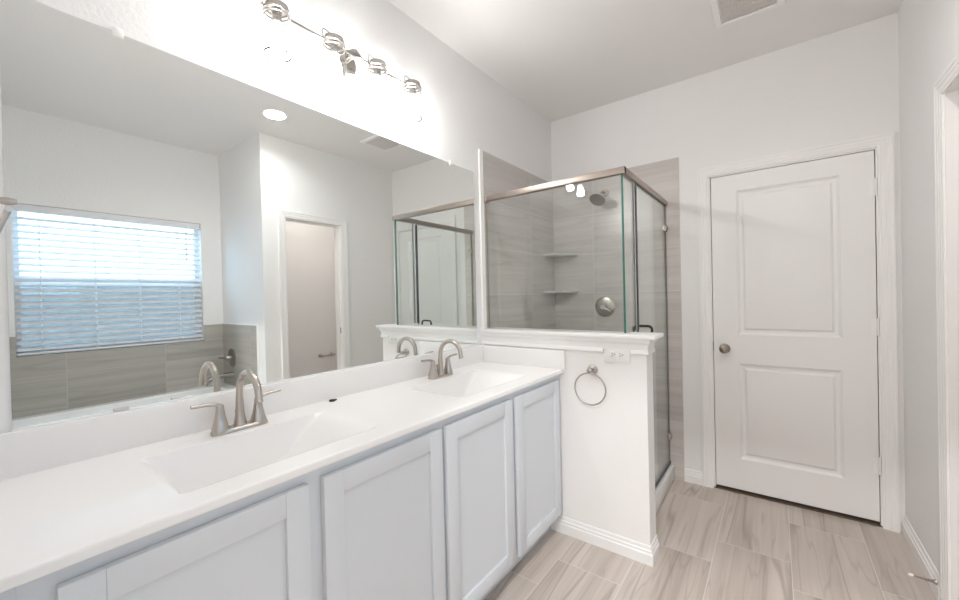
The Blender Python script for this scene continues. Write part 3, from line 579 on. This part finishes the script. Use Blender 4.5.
# ------------------------------------------------------------------ window, blind, tub (seen in the mirror)
w = bpy.data.objects.new('window_1', None); C.collection.objects.link(w); w.location = (W2 + 0.08, (WY0 + WY1) / 2, WZ0); w['kind'] = 'structure'; w['label'] = 'single-hung white window behind the blind above the tub'; w['category'] = 'window'
zm = 1.505
fr = B((W2 + 0.075, WY0, WZ0, W2 + 0.115, WY0 + 0.035, WZ1), (W2 + 0.075, WY1 - 0.035, WZ0, W2 + 0.115, WY1, WZ1), (W2 + 0.075, WY0 + 0.035, WZ0, W2 + 0.115, WY1 - 0.035, WZ0 + 0.035), (W2 + 0.075, WY0 + 0.035, WZ1 - 0.035, W2 + 0.115, WY1 - 0.035, WZ1))
obj('window_frame', local(fr, w.location), vinyl_m, w, smooth=None)
obj('meeting_rail', local(B((W2 + 0.078, WY0 + 0.035, zm - 0.02, W2 + 0.112, WY1 - 0.035, zm + 0.02)), w.location), vinyl_m, w, smooth=None)
obj('upper_pane', local(B((W2 + 0.100, WY0 + 0.03, zm, W2 + 0.104, WY1 - 0.03, WZ1 - 0.03)), w.location), winglass_m, w, smooth=None)
obj('lower_pane', local(B((W2 + 0.088, WY0 + 0.03, WZ0 + 0.03, W2 + 0.092, WY1 - 0.03, zm)), w.location), winglass_m, w, smooth=None)
obj('insect_screen', local(B((W2 + 0.108, WY0 + 0.03, WZ0 + 0.03, W2 + 0.1085, WY1 - 0.03, zm)), w.location), screen_m, w, smooth=None)
bl = thing('window_blind', 'white faux-wood horizontal blind over the tub window', 'blind', (W2 + 0.036, (WY0 + WY1) / 2, WZ0))
b0, b1 = WY0 + 0.006, WY1 - 0.006; bxc = W2 + 0.034
obj('headrail', local(B((bxc - 0.03, b0, 2.005, bxc + 0.025, b1, WZ1 - 0.002), bev=0.003), bl.location), slat_m, bl)
bm = bmesh.new(); tilt = math.radians(32); z = 1.002; nsl = 0
while z < 2.0:
    poly = []
    for u_, v_ in ((-0.025, -0.0014), (-0.0125, 0.0002), (0, 0.0008), (0.0125, 0.0002), (0.025, -0.0014), (0.025, 0.0014), (0.0125, 0.003), (0, 0.0036), (-0.0125, 0.003), (-0.025, 0.0014)):
        poly.append((bxc + u_ * math.cos(tilt) - v_ * math.sin(tilt), z + u_ * math.sin(tilt) + v_ * math.cos(tilt)))
    prism(bm, poly, 'y', b0, b1); z += 0.0478; nsl += 1
obj('slats', local(bm, bl.location), slat_m, bl, smooth=30)
obj('bottom_rail', local(B((bxc - 0.025, b0, 0.958, bxc + 0.025, b1, 0.974), bev=0.003), bl.location), slat_m, bl)
for y in (0.365, 0.662, 0.936, 1.213):
    bm = bmesh.new(); tube(bm, [(bxc - 0.027, y, 0.965), (bxc - 0.027, y, 2.01)], 0.0022, seg=6); tube(bm, [(bxc + 0.027, y, 0.965), (bxc + 0.027, y, 2.01)], 0.0012, seg=6)
    obj('ladder_cord', local(bm, bl.location), slat_m, bl)
bm = bmesh.new(); tube(bm, [(bxc - 0.038, 1.27, 2.01), (bxc - 0.040, 1.27, 1.70)], 0.0032, seg=8); obj('tilt_wand', local(bm, bl.location), mat('wand_grey', (0.4, 0.45, 0.5), 0.3), bl)
# tile wainscot of the tub
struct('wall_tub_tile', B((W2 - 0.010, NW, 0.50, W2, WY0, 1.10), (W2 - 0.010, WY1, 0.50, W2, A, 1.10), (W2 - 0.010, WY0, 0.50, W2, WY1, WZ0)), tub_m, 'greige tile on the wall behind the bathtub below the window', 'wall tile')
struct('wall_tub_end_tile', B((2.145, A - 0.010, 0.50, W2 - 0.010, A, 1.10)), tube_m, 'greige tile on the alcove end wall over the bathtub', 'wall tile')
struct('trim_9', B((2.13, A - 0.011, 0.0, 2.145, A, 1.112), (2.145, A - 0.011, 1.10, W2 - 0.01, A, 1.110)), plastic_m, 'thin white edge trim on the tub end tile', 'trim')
# bathtub
tb = thing('bathtub', 'white alcove bathtub below the blinds window, in the mirror', 'bathtub', (2.5, 0.77, 0))
tx0, tx1, ty0, ty1, tz = 2.13, W2 - 0.001, NW + 0.001, A - 0.001, 0.52
bm = bmesh.new()
def rr(x0, y0, x1, y1, r, z, n=8):
    out = []
    for cx, cy, a0 in ((x1 - r, y1 - r, 0), (x0 + r, y1 - r, 90), (x0 + r, y0 + r, 180), (x1 - r, y0 + r, 270)):
        for i in range(n + 1):
            a = math.radians(a0 + 90 * i / n); out.append(bm.verts.new((cx + r * math.cos(a), cy + r * math.sin(a), z)))
    return out
R_ = [rr(tx0, ty0, tx1, ty1, 0.004, 0.0), rr(tx0, ty0, tx1, ty1, 0.004, tz - 0.008), rr(tx0 + 0.004, ty0 + 0.004, tx1 - 0.002, ty1 - 0.002, 0.008, tz),
      rr(tx0 + 0.07, ty0 + 0.09, tx1 - 0.09, ty1 - 0.10, 0.10, tz), rr(tx0 + 0.082, ty0 + 0.102, tx1 - 0.102, ty1 - 0.112, 0.10, tz - 0.014),
      rr(tx0 + 0.11, ty0 + 0.16, tx1 - 0.13, ty1 - 0.16, 0.12, 0.20), rr(tx0 + 0.16, ty0 + 0.24, tx1 - 0.18, ty1 - 0.22, 0.13, 0.13)]
for a, b in zip(R_, R_[1:]):
    n_ = len(a)
    for k in range(n_): bm.faces.new((a[k], a[(k + 1) % n_], b[(k + 1) % n_], b[k]))
bm.faces.new(R_[-1]); obj('tub_shell', local(bm, tb.location), acryl_m, tb)
t = thing('tub_valve', 'round nickel tub valve with lever, shade put into its colour, on the alcove end tile', 'tub valve', (2.66, A - 0.010, 0.785))
dn = mat('shaded_nickel', (0.36, 0.34, 0.33), 0.28, 1.0)  # darker copy of the nickel, with shade put into the colour
bm = bmesh.new(); lathe(bm, [(0.0, 0.0), (0.092, 0.0), (0.088, 0.006), (0.060, 0.011), (0.0, 0.013)], (0, 0, 0), (0, -1, 0), cap=False, seg=36); obj('escutcheon', bm, dn, t)
bm = bmesh.new(); lathe(bm, [(0.022, 0.01), (0.022, 0.05), (0.015, 0.06)], (0, 0, 0), (0, -1, 0)); tube(bm, [(0, -0.05, 0), (0.03, -0.06, 0.0), (0.085, -0.085, 0.004)], [0.009, 0.008, 0.006], seg=10); obj('lever', bm, dn, t)
t = thing('tub_spout', 'nickel tub spout curving out from the end tile under the valve', 'tub spout', (2.66, A - 0.010, 0.62))
bm = bmesh.new(); tube(bm, [(0, 0, 0), (0, -0.02, 0.003), (0, -0.08, 0.008), (0, -0.16, 0.0), (0, -0.21, -0.022), (0, -0.23, -0.06)], [0.030, 0.026, 0.022, 0.021, 0.021, 0.022], seg=18); obj('spout', bm, dn, t)
